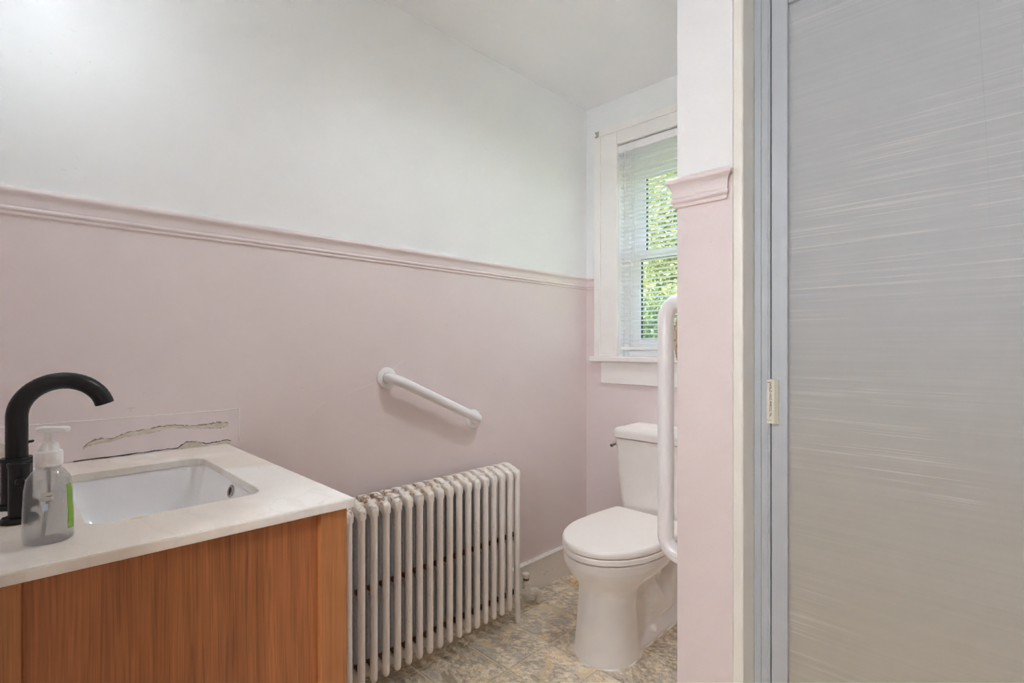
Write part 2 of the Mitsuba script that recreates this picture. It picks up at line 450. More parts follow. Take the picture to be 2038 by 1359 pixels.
def rail_mesh(start, end, out, m0=0.0, m1=0.0):
    """profile swept from start to end; each end runs on by m times the profile's depth (a mitre)"""
    a, b, o = np.array([*start, 0.0]), np.array([*end, 0.0]), np.array([*out, 0.0])
    d = (b - a) / np.linalg.norm(b - a)
    pr = RAIL
    r0 = np.array([a + o * x - d * m0 * x + [0, 0, RZ + z] for x, z in pr])
    r1 = np.array([b + o * x + d * m1 * x + [0, 0, RZ + z] for x, z in pr])
    m = loft([r0, r1], False, False)
    _, ft = trimesh.creation.triangulate_polygon(RAIL_POLY, engine='earcut')
    k = len(pr)
    m = trimesh.Trimesh(np.vstack([r0, r1]), np.vstack([m.faces, ft, ft[:, ::-1] + k]), process=False)
    trimesh.repair.fix_normals(m)
    return m


put('trim_2', rail_mesh((0, YN), (0, YF), (1, 0), 0, -1), 'pink_trim_paint', smooth=28, kind='structure', label='pink moulded chair rail along the side wall')
put('trim_3', rail_mesh((0.0, YF), (0.066, YF), (0, -1), -1, 0), 'pink_trim_paint', smooth=28, kind='structure', label='short pink chair rail piece between corner and window')
put('trim_4', uni(rail_mesh((PX0, PY), (PX0 + 0.1045, PY), (0, -1), 1, 1), rail_mesh((PX0, YF), (PX0, PY), (-1, 0), 0, 1)), 'pink_trim_paint', kind='structure', label='pink chair rail piece wrapped around the partition end')
BASE = [(0.0, 0.0), (0.014, 0.0), (0.014, 0.136), (0.018, 0.138), (0.018, 0.145), (0.011, 0.152), (0.0, 0.152)]


def base_mesh(a, b, out):
    a, b, o = np.array([*a, 0.0]), np.array([*b, 0.0]), np.array([*out, 0.0])
    m = loft([np.array([e + o * x + [0, 0, z] for x, z in BASE]) for e in (a, b)])
    trimesh.repair.fix_normals(m)
    return m


put('baseboard_left', base_mesh((0, 0.48), (0, YF), (1, 0)), 'baseboard_paint', kind='structure', label='white baseboard along the pink side wall')
put('baseboard_far', base_mesh((0.019, YF), (PX0, YF), (0, -1)), 'baseboard_paint', kind='structure', label='white baseboard behind the toilet')

# scar of a removed backsplash on the side wall
SY, SZ = 0.5058, 0.985
wl = 'wall_left'
put('patch', box(0.0, 0.0006, YN, SY, 0.872, SZ), 'patch_paint', wl, label='lilac-pink band where a backsplash was removed')
rng = np.random.default_rng(4)


def ridge(points, r, jit=0.0):
    p = np.array(points, float)
    n = max(6, int(np.linalg.norm(np.diff(p, axis=0), axis=1).sum() / 0.006))
    t = np.linspace(0, len(p) - 1, n)
    q = np.column_stack([np.interp(t, np.arange(len(p)), p[:, k]) for k in range(3)])
    q[:, 1:] += rng.normal(0, jit, (n, 2))
    return tube(q, r * (0.6 + 0.8 * rng.random(n)), 6)


put('caulk_ridge', ridge([(0.0006, YN + 0.005, SZ + 0.001), (0.0006, 0.2, SZ), (0.0006, SY, SZ - 0.001)], 0.0013, 0.0004), 'caulk', wl, smooth=True)
put('caulk_ridge', ridge([(0.0006, SY, SZ), (0.0006, SY + 0.001, 0.91), (0.0006, SY + 0.002, 0.887)], 0.0017, 0.0003), 'caulk', wl, smooth=True)


def torn(pts, name_mat='plaster_torn', depth=0.0012):
    from shapely.geometry import Polygon
    pg = Polygon(pts).buffer(0.0008).simplify(0.0003)
    m = trimesh.creation.extrude_polygon(pg, depth, engine='earcut')
    m.apply_transform([[0, 0, 1, 0.0003], [1, 0, 0, 0], [0, 1, 0, 0], [0, 0, 0, 1]])
    return m


def strip(centre, half, n=70, seed=1):
    g = np.random.default_rng(seed)
    c = np.array(centre, float)
    y = np.linspace(c[0, 0], c[-1, 0], n)
    z = np.interp(y, c[:, 0], c[:, 1]) + g.normal(0, 0.0007, n)
    h = np.interp(y, c[:, 0], half) * (0.7 + 0.6 * g.random(n))
    return [(a, b + e) for a, b, e in zip(y, z, h)] + [(a, b - e) for a, b, e in zip(y[::-1], z[::-1], h[::-1])]


STR = [(0.150, 0.916), (0.162, 0.927), (0.185, 0.931), (0.205, 0.929), (0.235, 0.940), (0.29, 0.944), (0.335, 0.951), (0.38, 0.943), (0.42, 0.941), (0.455, 0.941), (0.476, 0.941)]
HLF = [0.0008, 0.003, 0.005, 0.0022, 0.0035, 0.0055, 0.0022, 0.002, 0.0035, 0.0075, 0.004]
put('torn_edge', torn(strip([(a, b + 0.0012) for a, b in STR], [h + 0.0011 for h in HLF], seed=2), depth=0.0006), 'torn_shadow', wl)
put('torn_strip', torn(strip(STR, HLF, seed=3), depth=0.0014), 'plaster_torn', wl, label='torn strip of bare plaster')
put('torn_patch', torn([(0.356, 0.885), (0.36, 0.894), (0.372, 0.902), (0.386, 0.904), (0.4, 0.899), (0.415, 0.893), (0.425, 0.885)]), 'plaster_torn', wl)
put('torn_patch', torn([(0.446, 0.885), (0.45, 0.892), (0.465, 0.895), (0.48, 0.891), (0.484, 0.885)]), 'plaster_torn', wl)
put('torn_patch', torn([(YN + 0.002, 0.95), (0.002, 0.95), (0.012, 0.945), (0.012, 0.918), (0.004, 0.914), (YN + 0.002, 0.914)]), 'plaster_torn', wl)
put('gap', ridge([(0.0004, 0.13, 0.8875), (0.0004, 0.25, 0.8885), (0.0004, 0.35, 0.8895), (0.0004, 0.372, 0.9035), (0.0004, 0.395, 0.9015), (0.0004, 0.42, 0.892), (0.0004, 0.452, 0.8935), (0.0004, 0.47, 0.8965), (0.0004, 0.484, 0.8925)], 0.0013, 0.0005), 'crack_dark', wl)
for a, b in (((0.838, 1.0), (0.98, 1.043)), ((0.72, 0.94), (0.77, 0.985)), ((1.03, 1.08), (1.09, 1.12))):
    put('scratch', ridge([(0.0001, a[0], a[1]), (0.0001, (a[0] + b[0]) / 2, (a[1] + b[1]) / 2 + 0.003), (0.0001, b[0], b[1])], 0.0006, 0.0002), 'caulk', wl)

# ------------------------------------------------------------------ window
win = thing('window_1', 'white sash window with mini blind above the toilet', None, kind='structure')
CY = 2.217   # front of the casing
for q in (cbox(0.106, WX0 + 0.006, CY, YF, 1.118, 2.262), cbox(WX1 - 0.006, 1.01, CY, YF, 1.118, 2.262), cbox(WX0 + 0.0065, WX1 - 0.0065, CY + 0.0004, YF, WZ1 - 0.006, 2.262)):
    put('casing', q, 'white_trim_paint', win)
for q in (cbox(0.067, 0.1055, CY - 0.006, YF, 1.118, 2.30), cbox(1.0105, 1.049, CY - 0.006, YF, 1.118, 2.30), cbox(0.106, 1.01, CY - 0.006, YF, 2.2625, 2.30)):
    put('backband', q, 'white_trim_paint', win)
put('stool', cbox(0.052, 1.06, 2.186, 2.31, 1.091, 1.1175, 0.004), 'white_trim_paint', win)
put('apron', cbox(0.106, 1.01, CY + 0.002, YF, 0.978, 1.0905), 'white_trim_paint', win)
put('jamb', uni(box(WX0, WX0 + 0.006, YF, 2.38, 1.1175, WZ1), box(WX1 - 0.006, WX1, YF, 2.38, 1.1175, WZ1), box(WX0 + 0.005, WX1 - 0.005, YF, 2.38, WZ1 - 0.006, WZ1)), 'window_vinyl', win)
F0, F1 = WX0 + 0.006, WX1 - 0.006


def frame(x0, x1, z0, z1, wx, wt, wb, y0, y1, c=0.003):
    return uni(cbox(x0, x0 + wx, y0, y1, z0, z1, c), cbox(x1 - wx, x1, y0, y1, z0, z1, c), cbox(x0 + wx - 0.002, x1 - wx + 0.002, y0 + 0.0005, y1 - 0.0005, z0, z0 + wb, c), cbox(x0 + wx - 0.002, x1 - wx + 0.002, y0 + 0.0005, y1 - 0.0005, z1 - wt, z1, c))


put('frame', frame(F0, F1, 1.1175, WZ1 - 0.006, 0.030, 0.035, 0.03, 2.285, 2.375), 'window_vinyl', win)
# lower sash (inside) and upper sash (outside)
put('sash', frame(F0 + 0.03, F1 - 0.03, 1.1475, 1.655, 0.0595, 0.045, 0.057, 2.295, 2.325), 'window_vinyl', win)
put('sash', frame(F0 + 0.03, F1 - 0.03, 1.61, 2.164, 0.0705, 0.125, 0.045, 2.3275, 2.357), 'window_vinyl', win)
for x0, x1, z0, z1, y in ((F0 + 0.0895, F1 - 0.0895, 1.2045, 1.61, 2.31), (F0 + 0.1005, F1 - 0.1005, 1.655, 2.039, 2.342)):
    put('glazing_bead', frame(x0 - 0.002, x1 + 0.002, z0 - 0.002, z1 + 0.002, 0.0065, 0.0065, 0.0065, y - 0.006, y + 0.006, 0.001), 'spacer_dark', win, label='dark seal around the pane')
    put('pane', ([(x0, y, z0), (x1, y, z0), (x1, y, z1), (x0, y, z1)], [(0, 1, 2, 3)]), 'pane_glass', win)

# mini blind
bl = thing('mini_blind', 'white horizontal mini blind hanging in the window', 'blind')
B0, B1, BY = 0.2085, 0.903, 2.2535
put('headrail', cbox(B0 - 0.009, B1 + 0.004, 2.232, 2.272, 2.155, 2.194, 0.003), 'blind_vinyl', bl)
pitch, nsl = 0.02265, 43
ztop = 2.137
th = math.radians(13)
u = np.linspace(-1, 1, 7)
prof = [(0.0125 * a, 0.0016 * (1 - a * a)) for a in u]
pr = [(a * math.cos(th) + b * math.sin(th), -a * math.sin(th) + b * math.cos(th)) for a, b in prof]
sv = [(x, a, b) for x in (B0, B1) for a, b in pr]
slat = trimesh.Trimesh(sv, [t for q in range(6) for t in ((q, q + 1, q + 8), (q, q + 8, q + 7))], process=False)   # a slat is a bent sheet a fifth of a millimetre thick
sp = mikit.ply(slat, 'slat_vinyl', smooth=True)
for i in range(nsl):
    z = ztop - i * pitch
    k = key('slat', bl)
    scene[k] = {**sp, 'to_world': T().translate([0, BY, z])}
zb = ztop - nsl * pitch
put('bottom_rail', cbox(B0, B1, BY - 0.012, BY + 0.012, zb - 0.012, zb + 0.004, 0.003), 'blind_vinyl', bl)
for x in (0.268, 0.55, 0.84):
    for y in (-0.0135, 0.0135):
        put('ladder_cord', tube([(x, BY + y, 2.16), (x, BY + y, 1.7), (x, BY + y, zb)], 0.0006, 6), 'cord_white', bl)
put('lift_cord', tube([(0.2845, 2.231, 2.17), (0.2845, 2.231, 1.8), (0.284, 2.231, 1.585)], 0.0009, 6), 'cord_white', bl)
put('lift_cord', tube([(0.2995, 2.231, 2.17), (0.2985, 2.231, 1.8), (0.298, 2.231, 1.60)], 0.0009, 6), 'cord_white', bl)
put('tilt_wand', tube([(0.2455, 2.229, 2.165), (0.2455, 2.229, 1.9), (0.2445, 2.229, 1.60)], 0.0024, 8), 'white_plastic', bl, smooth=30)
put('cord_knob', lathe([(0, -0.012), (0.004, -0.012), (0.0055, -0.004), (0.003, 0.008), (0, 0.009)], (0.2845, 2.231, 1.578), n=12), 'white_plastic', bl, smooth=40)

# curtain rod bracket on the casing corner
rb = thing('curtain_rod_bracket', 'small grey metal curtain rod hook on the upper left corner of the window casing', 'bracket')
put('plate', cbox(0.083, 0.1, 2.207, 2.211, 2.262, 2.292, 0.001), 'chrome', rb)
put('hook', tube(arc((0.088, 2.2, 2.272), (0, -1, 0), (0, 0, 1), 0.011, 60, 300, 14), 0.0035, 8), 'chrome', rb, smooth=40)

# ------------------------------------------------------------------ vanity
SK = math.radians(2.1)   # the cabinet's side is slightly out of square with the room
VX, VY = 0.745, 0.466    # its front corner


def vloc(m):
    """local: x outwards from the visible side, y along it (0 at the front corner, negative backwards)"""
    m = m.copy()
    m.apply_transform(trimesh.transformations.rotation_matrix(-SK, (0, 0, 1)))
    m.apply_translation((VX, VY, 0))
    return m


zt, zu = 0.8854, 0.869
BK = -0.5
van = thing('vanity_cabinet', 'brown wood grain vanity cabinet with recessed side panel under the white countertop', 'cabinet')
put('carcass', vloc(cut(uni(box(-0.70, -0.02, BK, -0.022, 0.09, zu - 0.0005), box(-0.69, -0.06, BK, -0.08, 0.0, 0.095)), box(-0.68, -0.04, BK + 0.015, -0.04, 0.11, 1.0))), 'wood_panel', van)
put('side_panel', vloc(box(-0.024, -0.015, BK + 0.03, -0.045, 0.03, zu - 0.0005)), 'wood_panel', van)
put('stile', vloc(cbox(-0.02, 0.0, -0.05, 0.0, 0.0, zu - 0.0005, 0.0012)), 'wood_stile', van)
put('stile', vloc(cbox(-0.02, 0.0, BK, -0.4445, 0.0, zu - 0.0005, 0.0012)), 'wood_stile', van)
put('rail', vloc(cbox(-0.02, 0.0, -0.4445, -0.05, 0.0, 0.07, 0.0012)), 'wood_stile', van)
put('door', vloc(cbox(-0.36, -0.022, -0.022, -0.002, 0.1, 0.85, 0.002)), 'wood_panel', van)
put('door', vloc(cbox(-0.70, -0.364, -0.022, -0.002, 0.1, 0.85, 0.002)), 'wood_panel', van)

ct = thing('countertop', 'white stone countertop with undermount sink on the wooden vanity', 'countertop')
from shapely.geometry import Polygon
outer = Polygon([(0.0025, YN + 0.002), (0.7436, YN + 0.002), (0.7636, 0.474), (0.0025, 0.474)]).buffer(-0.004).buffer(0.004)
SXC, SYC, SHX, SHY = 0.3825, 0.2335, 0.2185, 0.1335
hole = rrect(SHX, SHY, 0.034, 9, SXC, SYC)
layers = []
cs = m3.CrossSection([np.array(outer.exterior.coords)[:-1]], m3.FillRule.NonZero)
hs = m3.CrossSection([hole], m3.FillRule.NonZero)
top = None
for d, z0, z1 in ((0.0018, zu, zu + 0.0016), (0.0, zu + 0.0016, zt - 0.0018), (0.0009, zt - 0.0018, zt - 0.0007), (0.002, zt - 0.0007, zt)):
    a = cs.offset(-d, m3.JoinType.Round) if d else cs
    b = hs.offset(d, m3.JoinType.Round) if d else hs
    e = (a - b).extrude(z1 - z0).translate((0, 0, z0))
    top = e if top is None else top + e
put('slab', tri(top), 'countertop_stone', ct)
# basin: inner shell and outer shell
inn, out_ = [], []
for hx, hy, r, z, sh in ((0.222, 0.137, 0.036, zu - 0.0006, 0), (0.219, 0.134, 0.036, 0.858, 0), (0.207, 0.121, 0.04, 0.80, -0.002), (0.194, 0.107, 0.045, 0.765, -0.004), (0.17, 0.082, 0.05, 0.748, -0.006), (0.12, 0.05, 0.045, 0.741, -0.008), (0.05, 0.03, 0.028, 0.738, -0.01)):
    inn.append(np.column_stack([rrect(hx, hy, r, 9, SXC, SYC + sh), np.full(36, z)]))
    out_.append(np.column_stack([rrect(hx + 0.010, hy + 0.010, r + 0.01, 9, SXC, SYC + sh), np.full(36, z - (0.0 if z > 0.86 else 0.01))]))
basin = loft(out_[::-1] + inn, True, True)
put('basin', basin, 'ceramic_white', ct, smooth=35, label='white ceramic undermount basin')
ov = key('overflow_ring', ct)
# on the +y wall of the basin, below the rim
oc = np.array([0.408, SYC + 0.131, 0.849])
on_ = np.array([0, -0.97, 0.22]); on_ /= np.linalg.norm(on_)


def lie(m, c, n):
    z = np.asarray(n, float); x = np.cross([0, 0, 1.0], z); x /= np.linalg.norm(x); y = np.cross(z, x)
    t = np.eye(4); t[:3, 0], t[:3, 1], t[:3, 2], t[:3, 3] = x, y, z, c
    m = m.copy(); m.apply_transform(t)
    return m


scene[ov] = mikit.ply(lie(lathe([(0.0085, 0.0), (0.0135, 0.0), (0.0138, 0.002), (0.0115, 0.0035), (0.0085, 0.002), (0.0085, 0.0)], n=28), oc, on_), 'chrome', smooth=40)
tag(ov, 'chrome overflow ring')
put('overflow_hole', lie(lathe([(0, 0), (0.0086, 0.0), (0.0086, 0.0008), (0, 0.0008)], n=20), oc, on_), 'dark_hole', ct)
put('drain', lathe([(0, 0), (0.022, 0), (0.022, 0.003), (0.016, 0.005), (0, 0.005)], (SXC, SYC - 0.01, 0.738)), 'chrome', ct, smooth=40)

# ------------------------------------------------------------------ faucet
fc = thing('faucet', 'matte black faucet with tall curved spout behind the sink', 'faucet')
FX, FY = 0.38, 0.0245
R = 0.0152
path = [(FX, FY, 0.955), (FX, FY, 0.99), (FX, FY, 1.02), (FX, FY, 1.044)] + arc((FX, FY + 0.0625, 1.044), (0, -1, 0), (0, 0, 1), 0.0625, 5, 166, 26)
put('spout', tube(path, R, 28), 'black_metal', fc, smooth=40)
put('collar', lathe([(0, 0.886), (0.021, 0.886), (0.021, 0.964), (0.0225, 0.9665), (0.0225, 0.9715), (0.0215, 0.973), (0.016, 0.973), (0, 0.973)], (FX, FY, 0)), 'black_metal', fc, smooth=40)
put('escutcheon', lathe([(0, 0.8856), (0.029, 0.8856), (0.029, 0.8895), (0.026, 0.8925), (0, 0.8925)], (FX, FY, 0)), 'black_metal', fc, smooth=40)
for hx in (0.49, 0.27):
    h = put('handle', lathe([(0, 0.89), (0.0138, 0.89), (0.0138, 0.972), (0.0152, 0.976), (0.0152, 0.980), (0.0135, 0.982), (0, 0.982)], (hx, 0.0255, 0)), 'black_metal', fc, smooth=40)
    put('escutcheon', lathe([(0, 0.8856), (0.0245, 0.8856), (0.0245, 0.889), (0.0215, 0.8935), (0, 0.8935)], (hx, 0.0255, 0)), 'black_metal', h, smooth=40)
    sg = 1 if hx > FX else -1
    put('lever', (hull(ball((hx, 0.0255, 0.979), 0.003), ball((hx + 0.002 * sg, 0.049, 0.984), 0.0025), ball((hx + 0.008 * sg, 0.034, 0.981), 0.003))), 'black_metal', h, smooth=40)
    put('knob', lathe([(0, 0.0), (0.0068, 0.0), (0.0068, 0.021), (0.0056, 0.024), (0, 0.0245)], (hx, 0.0255, 0.953), 'x' if sg > 0 else '-x', 20), 'black_metal', h, smooth=40)

# ------------------------------------------------------------------ soap dispenser
sd = thing('soap_dispenser', 'clear plastic pump soap bottle with green label strip beside the faucet', 'soap dispenser')
SX, SYY = 0.634, 0.053
ob = [(0, 0.8858), (0.024, 0.8858), (0.028, 0.888), (0.0295, 0.893), (0.0285, 0.93), (0.0272, 0.962), (0.0245, 0.978), (0.0185, 0.988), (0.0145, 0.991), (0.0145, 0.9955)]
rb_ = lathe(ob, (SX, SYY, 0), n=48)
rb_.update_faces(rb_.triangles_center[:, 2] < 0.9954)     # open at the neck, under the pump
put('bottle', rb_, 'clear_plastic', sd, smooth=50)
put('liquid', lathe([(0, 0.8872), (0.0225, 0.8872), (0.0268, 0.8893), (0.0284, 0.8936), (0.0277, 0.917), (0, 0.917)], (SX, SYY, 0), n=48), 'soap_liquid', sd, smooth=50)
pm = put('pump', lathe([(0, 0.9957), (0.0165, 0.9957), (0.0168, 0.998), (0.0166, 1.0145), (0.0155, 1.017), (0.0128, 1.0185), (0.0112, 1.027), (0.006, 1.032), (0.0048, 1.033), (0.0048, 1.0455), (0, 1.0455)], (SX, SYY, 0), n=36), 'white_plastic', sd, smooth=40, label='white plastic pump')
put('nozzle', (stack(rrect(0.0215, 0.009, 0.0085, 6), rounded_prof(0, 0.008, 0.002, 0.0035, 4))).apply_transform(trimesh.transformations.rotation_matrix(math.radians(52), (0, 0, 1))).apply_translation((SX + 0.004, SYY + 0.005, 1.0445)), 'white_plastic', pm, smooth=40)
put('dip_tube', tube([(SX, SYY, 0.996), (SX + 0.002, SYY, 0.95), (SX - 0.008, SYY - 0.006, 0.893)], 0.0026, 10), 'white_plastic', sd, smooth=40)


def label_patch(a0, a1, z0, z1):
    """a thin curved label lying on the bottle; angles in degrees measured from the +x direction"""
    zs = np.linspace(z0, z1, 6)
    oz, orr = np.array([h for r, h in ob[3:]]), np.array([r for r, h in ob[3:]])
    outp, inp = [], []
    for z in zs:
        r = np.interp(z, oz, orr)
        aa = np.radians(np.linspace(a0, a1, 8))
        outp.append([(SX + (r + 0.0005) * math.cos(a), SYY + (r + 0.0005) * math.sin(a), z) for a in aa])
        inp.append([(SX + (r + 0.0002) * math.cos(a), SYY + (r + 0.0002) * math.sin(a), z) for a in aa])
    rings = [np.array(o + i[::-1]) for o, i in zip(outp, inp)]
    m = loft(rings)
    return m


mat('label_green', s(122, 164, 50), 0.4, 0.4)
mat('label_grey', s(196, 194, 188), 0.5, 0.3)
mat('label_blue', s(186, 204, 222), 0.5, 0.3)
put('label_strip', label_patch(44, 66, 0.903, 0.968), 'label_green', sd, label='green label strip')
put('label_print', label_patch(-22, 6, 0.950, 0.955), 'label_grey', sd)
put('label_print', label_patch(-20, 8, 0.957, 0.961), 'label_grey', sd)
put('label_print', label_patch(-16, -4, 0.936, 0.945), 'label_blue', sd)

# ------------------------------------------------------------------ radiator
rd = thing('radiator', 'white cast iron radiator with rusty top on the pink wall beside the vanity', 'radiator')
XS = (0.145, 0.0975, 0.050)
PY0, PT = 0.781, 0.0451


def capsule(p0, p1, rx, ry, n=14, k=4):
    """upright tube with rounded ends"""
    rings = []
    ang = np.arange(n) * 2 * math.pi / n
    z0, z1, r = p0[2], p1[2], max(rx, ry)
    steps = [(math.sin(a), z0 + r * (1 - math.cos(a))) for a in np.linspace(0.08, math.pi / 2, k)] + [(math.cos(a), z1 - r * (1 - math.sin(a))) for a in np.linspace(0, math.pi / 2 - 0.08, k)]
    for q, z in steps:
        rings.append(np.column_stack([p0[0] + rx * q * np.cos(ang), p0[1] + ry * q * np.sin(ang), np.full(n, z)]))
    return loft(rings)


def rad_section(leg):
    ms = []
    W = 0.0120
    if leg:
        rings = []
        ang = np.arange(14) * 2 * math.pi / 14
        for x, rx, ry, z in ((0.151, 0.011, 0.011, 0.0005), (0.151, 0.0125, 0.0125, 0.012), (0.149, 0.013, 0.0115, 0.05), (0.146, 0.0138, W, 0.10), (0.145, 0.0138, W, 0.3), (0.145, 0.0138, W, 0.628), (0.145, 0.012, 0.0095, 0.642), (0.145, 0.004, 0.003, 0.6475)):
            rings.append(np.column_stack([x + rx * np.cos(ang), ry * np.sin(ang), np.full(14, z)]))
        ms.append(loft(rings))
        rings = [np.column_stack([x - rx * np.cos(ang[::-1]), ry * np.sin(ang[::-1]) , np.full(14, z)]) for x, rx, ry, z in ((0.046, 0.011, 0.011, 0.0005), (0.048, 0.013, 0.0115, 0.05), (0.05, 0.015, W, 0.12), (0.05, 0.015, W, 0.16))]
        mm = loft(rings); trimesh.repair.fix_normals(mm); ms.append(mm)
    else:
        ms.append(capsule((XS[0], 0, 0.064), (XS[0], 0, 0.6475), 0.0138, W))
    # top and bottom headers with a crown over each column
    def knob(x, z, r):
        return ball((x, 0, z), r, 1)
    hp = np.array([(0.1575, 0.612), (0.1585, 0.628), (0.156, 0.6395), (0.149, 0.6465), (0.141, 0.6475), (0.134, 0.6495), (0.125, 0.6555), (0.117, 0.6575), (0.108, 0.6585), (0.098, 0.6635), (0.086, 0.667), (0.076, 0.6665),
                   (0.066, 0.664), (0.054, 0.662), (0.044, 0.657), (0.0375, 0.645), (0.0365, 0.612), (0.06, 0.606), (0.075, 0.613), (0.0975, 0.606), (0.118, 0.6145), (0.13, 0.6155), (0.136, 0.610), (0.145, 0.600)])
    hp = hp if Polygon(hp).exterior.is_ccw else hp[::-1]
    hm = stack(hp, [(0.0065, -0.0138), (0.003, -0.0128), (0.0008, -0.0105), (0.0, -0.0075), (0.0, 0.0075), (0.0008, 0.0105), (0.003, 0.0128), (0.0065, 0.0138)])
    hm.apply_transform([[1, 0, 0, 0], [0, 0, -1, 0], [0, 1, 0, 0], [0, 0, 0, 1]])
    ms.append(hm)
    ms.append(hull(knob(XS[0], 0.088, 0.012), knob(XS[1], 0.09, 0.012), knob(XS[1], 0.108, 0.0122), knob(XS[0], 0.104, 0.0122)))
    ms.append(hull(knob(XS[1], 0.09, 0.012), knob(XS[2], 0.09, 0.012), knob(XS[2], 0.108, 0.0122), knob(XS[1], 0.108, 0.0122)))
    # web fillets where the header meets the front column
    ms.append(hull(knob(XS[0] - 0.008, 0.352, 0.0085), knob(XS[0] - 0.03, 0.358, 0.007), knob(XS[0] - 0.008, 0.345, 0.0085)))
    return uni(*ms)


def rad_core(x):
    return capsule((x, 0, 0.075), (x, 0, 0.64), 0.0155, 0.0112, 12, 3)


def rad_hub(z, r):
    m = trimesh.creation.cylinder(r, PT * 0.98, sections=14)
    m.apply_transform(trimesh.transformations.rotation_matrix(math.pi / 2, (1, 0, 0)))
    m.apply_translation((XS[1], PT / 2, z))
    return m


sec, seclegs, core = mikit.ply(rad_section(False), 'radiator_enamel', smooth=45), mikit.ply(rad_section(True), 'radiator_enamel', smooth=45), [mikit.ply(rad_core(x), 'radiator_grey', smooth=45) for x in XS[1:]]
hubs = [mikit.ply(rad_hub(z, 0.0135), 'radiator_enamel', smooth=45) for z in (0.638, 0.1)]
webs = [mikit.ply(b, 'rust', smooth=False) for b in (box(XS[1] + 0.004, XS[0] - 0.012, -0.006, 0.006, 0.36, 0.374), box(XS[1] + 0.005, XS[0] - 0.013, -0.007, 0.007, 0.112, 0.128))]
for i in range(18):
    k = key('section', rd)
    tw = T().translate([0, PY0 + PT * i, 0])
    scene[k] = {**(seclegs if i in (0, 17) else sec), 'to_world': tw}
    for name, plies, lab in (('inner_column', core, 'bare grey inner column'), ('rust_web', webs, 'rust brown web'), ('connector', hubs if i < 17 else [], None)):
        for q in plies:
            c = key(name, k)
            scene[c] = {**q, 'to_world': tw}
            tag(c, lab)
YE = PY0 + PT * 17
vx = 0.0975
vy = 1.656
vk = put('valve', uni(lathe([(0, 0.042), (0.010, 0.043), (0.018, 0.054), (0.0207, 0.069), (0.0195, 0.084), (0.0155, 0.097), (0.0155, 0.11), (0.0175, 0.112), (0.0175, 0.121), (0.0135, 0.123), (0.0135, 0.13), (0, 0.13)], (vx, vy, 0), n=24),
                      tube([(vx, YE + 0.010, 0.1), (vx, YE + 0.04, 0.1), (vx, vy - 0.03, 0.085), (vx, vy, 0.072)], [0.0125, 0.0125, 0.0135, 0.0155], 16),
                      lathe([(0, 0), (0.0185, 0), (0.0185, 0.018), (0, 0.018)], (vx, YE + 0.03, 0.098), 'y', 8)), 'valve_paint', rd, smooth=35, label='painted radiator valve at the floor')
put('stem', lathe([(0, 0.1295), (0.0125, 0.1295), (0.0145, 0.134), (0.012, 0.141), (0, 0.141)], (vx, vy, 0), n=20), 'rust', vk, smooth=30)
put('cap', lathe([(0, 0.140), (0.0165, 0.140), (0.0175, 0.143), (0.0175, 0.155), (0.016, 0.1585), (0.004, 0.1605), (0, 0.1605)], (vx, vy, 0), n=24), 'valve_paint', vk, smooth=35)
put('elbow', uni(tube([(vx, vy + 0.008, 0.060), (vx, vy + 0.04, 0.060)] + arc((vx, vy + 0.056, 0.034), (0, 0, 1), (0, 1, 0), 0.026, 5, 90, 10) + [(vx, vy + 0.082, 0.025), (vx, vy + 0.082, 0.0145)], 0.0155, 18),
                 lathe([(0, 0), (0.0195, 0), (0.0195, 0.012), (0, 0.012)], (vx, vy + 0.026, 0.060), 'y', 8),
                 lathe([(0, 0.010), (0.0175, 0.010), (0.0175, 0.022), (0, 0.022)], (vx, vy + 0.082, 0), n=18),
                 lathe([(0, 0.0005), (0.0115, 0.0005), (0.0115, 0.02), (0, 0.02)], (vx, vy + 0.082, 0), n=16)), 'valve_paint', vk, smooth=35)

# ------------------------------------------------------------------ grab bars


def grab_bar(name, label, c0, c1, out, standoff=0.057, r=0.0188, bend=0.042):
    c0, c1, o = (np.asarray(q, float) for q in (c0, c1, out))
    d = (c1 - c0) / np.linalg.norm(c1 - c0)
    t = thing(name, label, 'grab bar')
    a, b = c0 + o * standoff, c1 + o * standoff
    p = [c0 + o * 0.001, c0 + o * (standoff - bend)] + arc(a - o * bend + d * bend, -d, o, bend, 6, 84, 9) + [a + d * (bend + 0.001)]
    p += list(np.linspace(a + d * (bend + 0.02), b - d * (bend + 0.02), 6))
    p += [b - d * (bend + 0.001)] + arc(b - o * bend - d * bend, o, d, bend, 6, 84, 9) + [c1 + o * (standoff - bend), c1 + o * 0.001]
    put('tube', tube(p, r, 28), 'bar_enamel', t, smooth=50)
    for c in (c0, c1):
        m = lathe([(0.0205, 0.0005), (0.040, 0.0005), (0.040, 0.004), (0.0365, 0.008), (0.0225, 0.0095), (0.0205, 0.0085), (0.0205, 0.0005)], n=40)
        put('flange', lie(m, c, o) if abs(o[2]) < 0.9 else m, 'bar_enamel', t, smooth=45)
    return t


grab_bar('grab_bar', 'slanted white grab bar on the pink side wall above the radiator', (0, 1.0071, 1.0533), (0, 1.4272, 0.8607), (1, 0, 0))
grab_bar('grab_bar', 'upright white grab bar on the partition in front of the toilet', (PX0, 1.111, 1.276), (PX0, 1.111, 0.684), (-1, 0, 0))

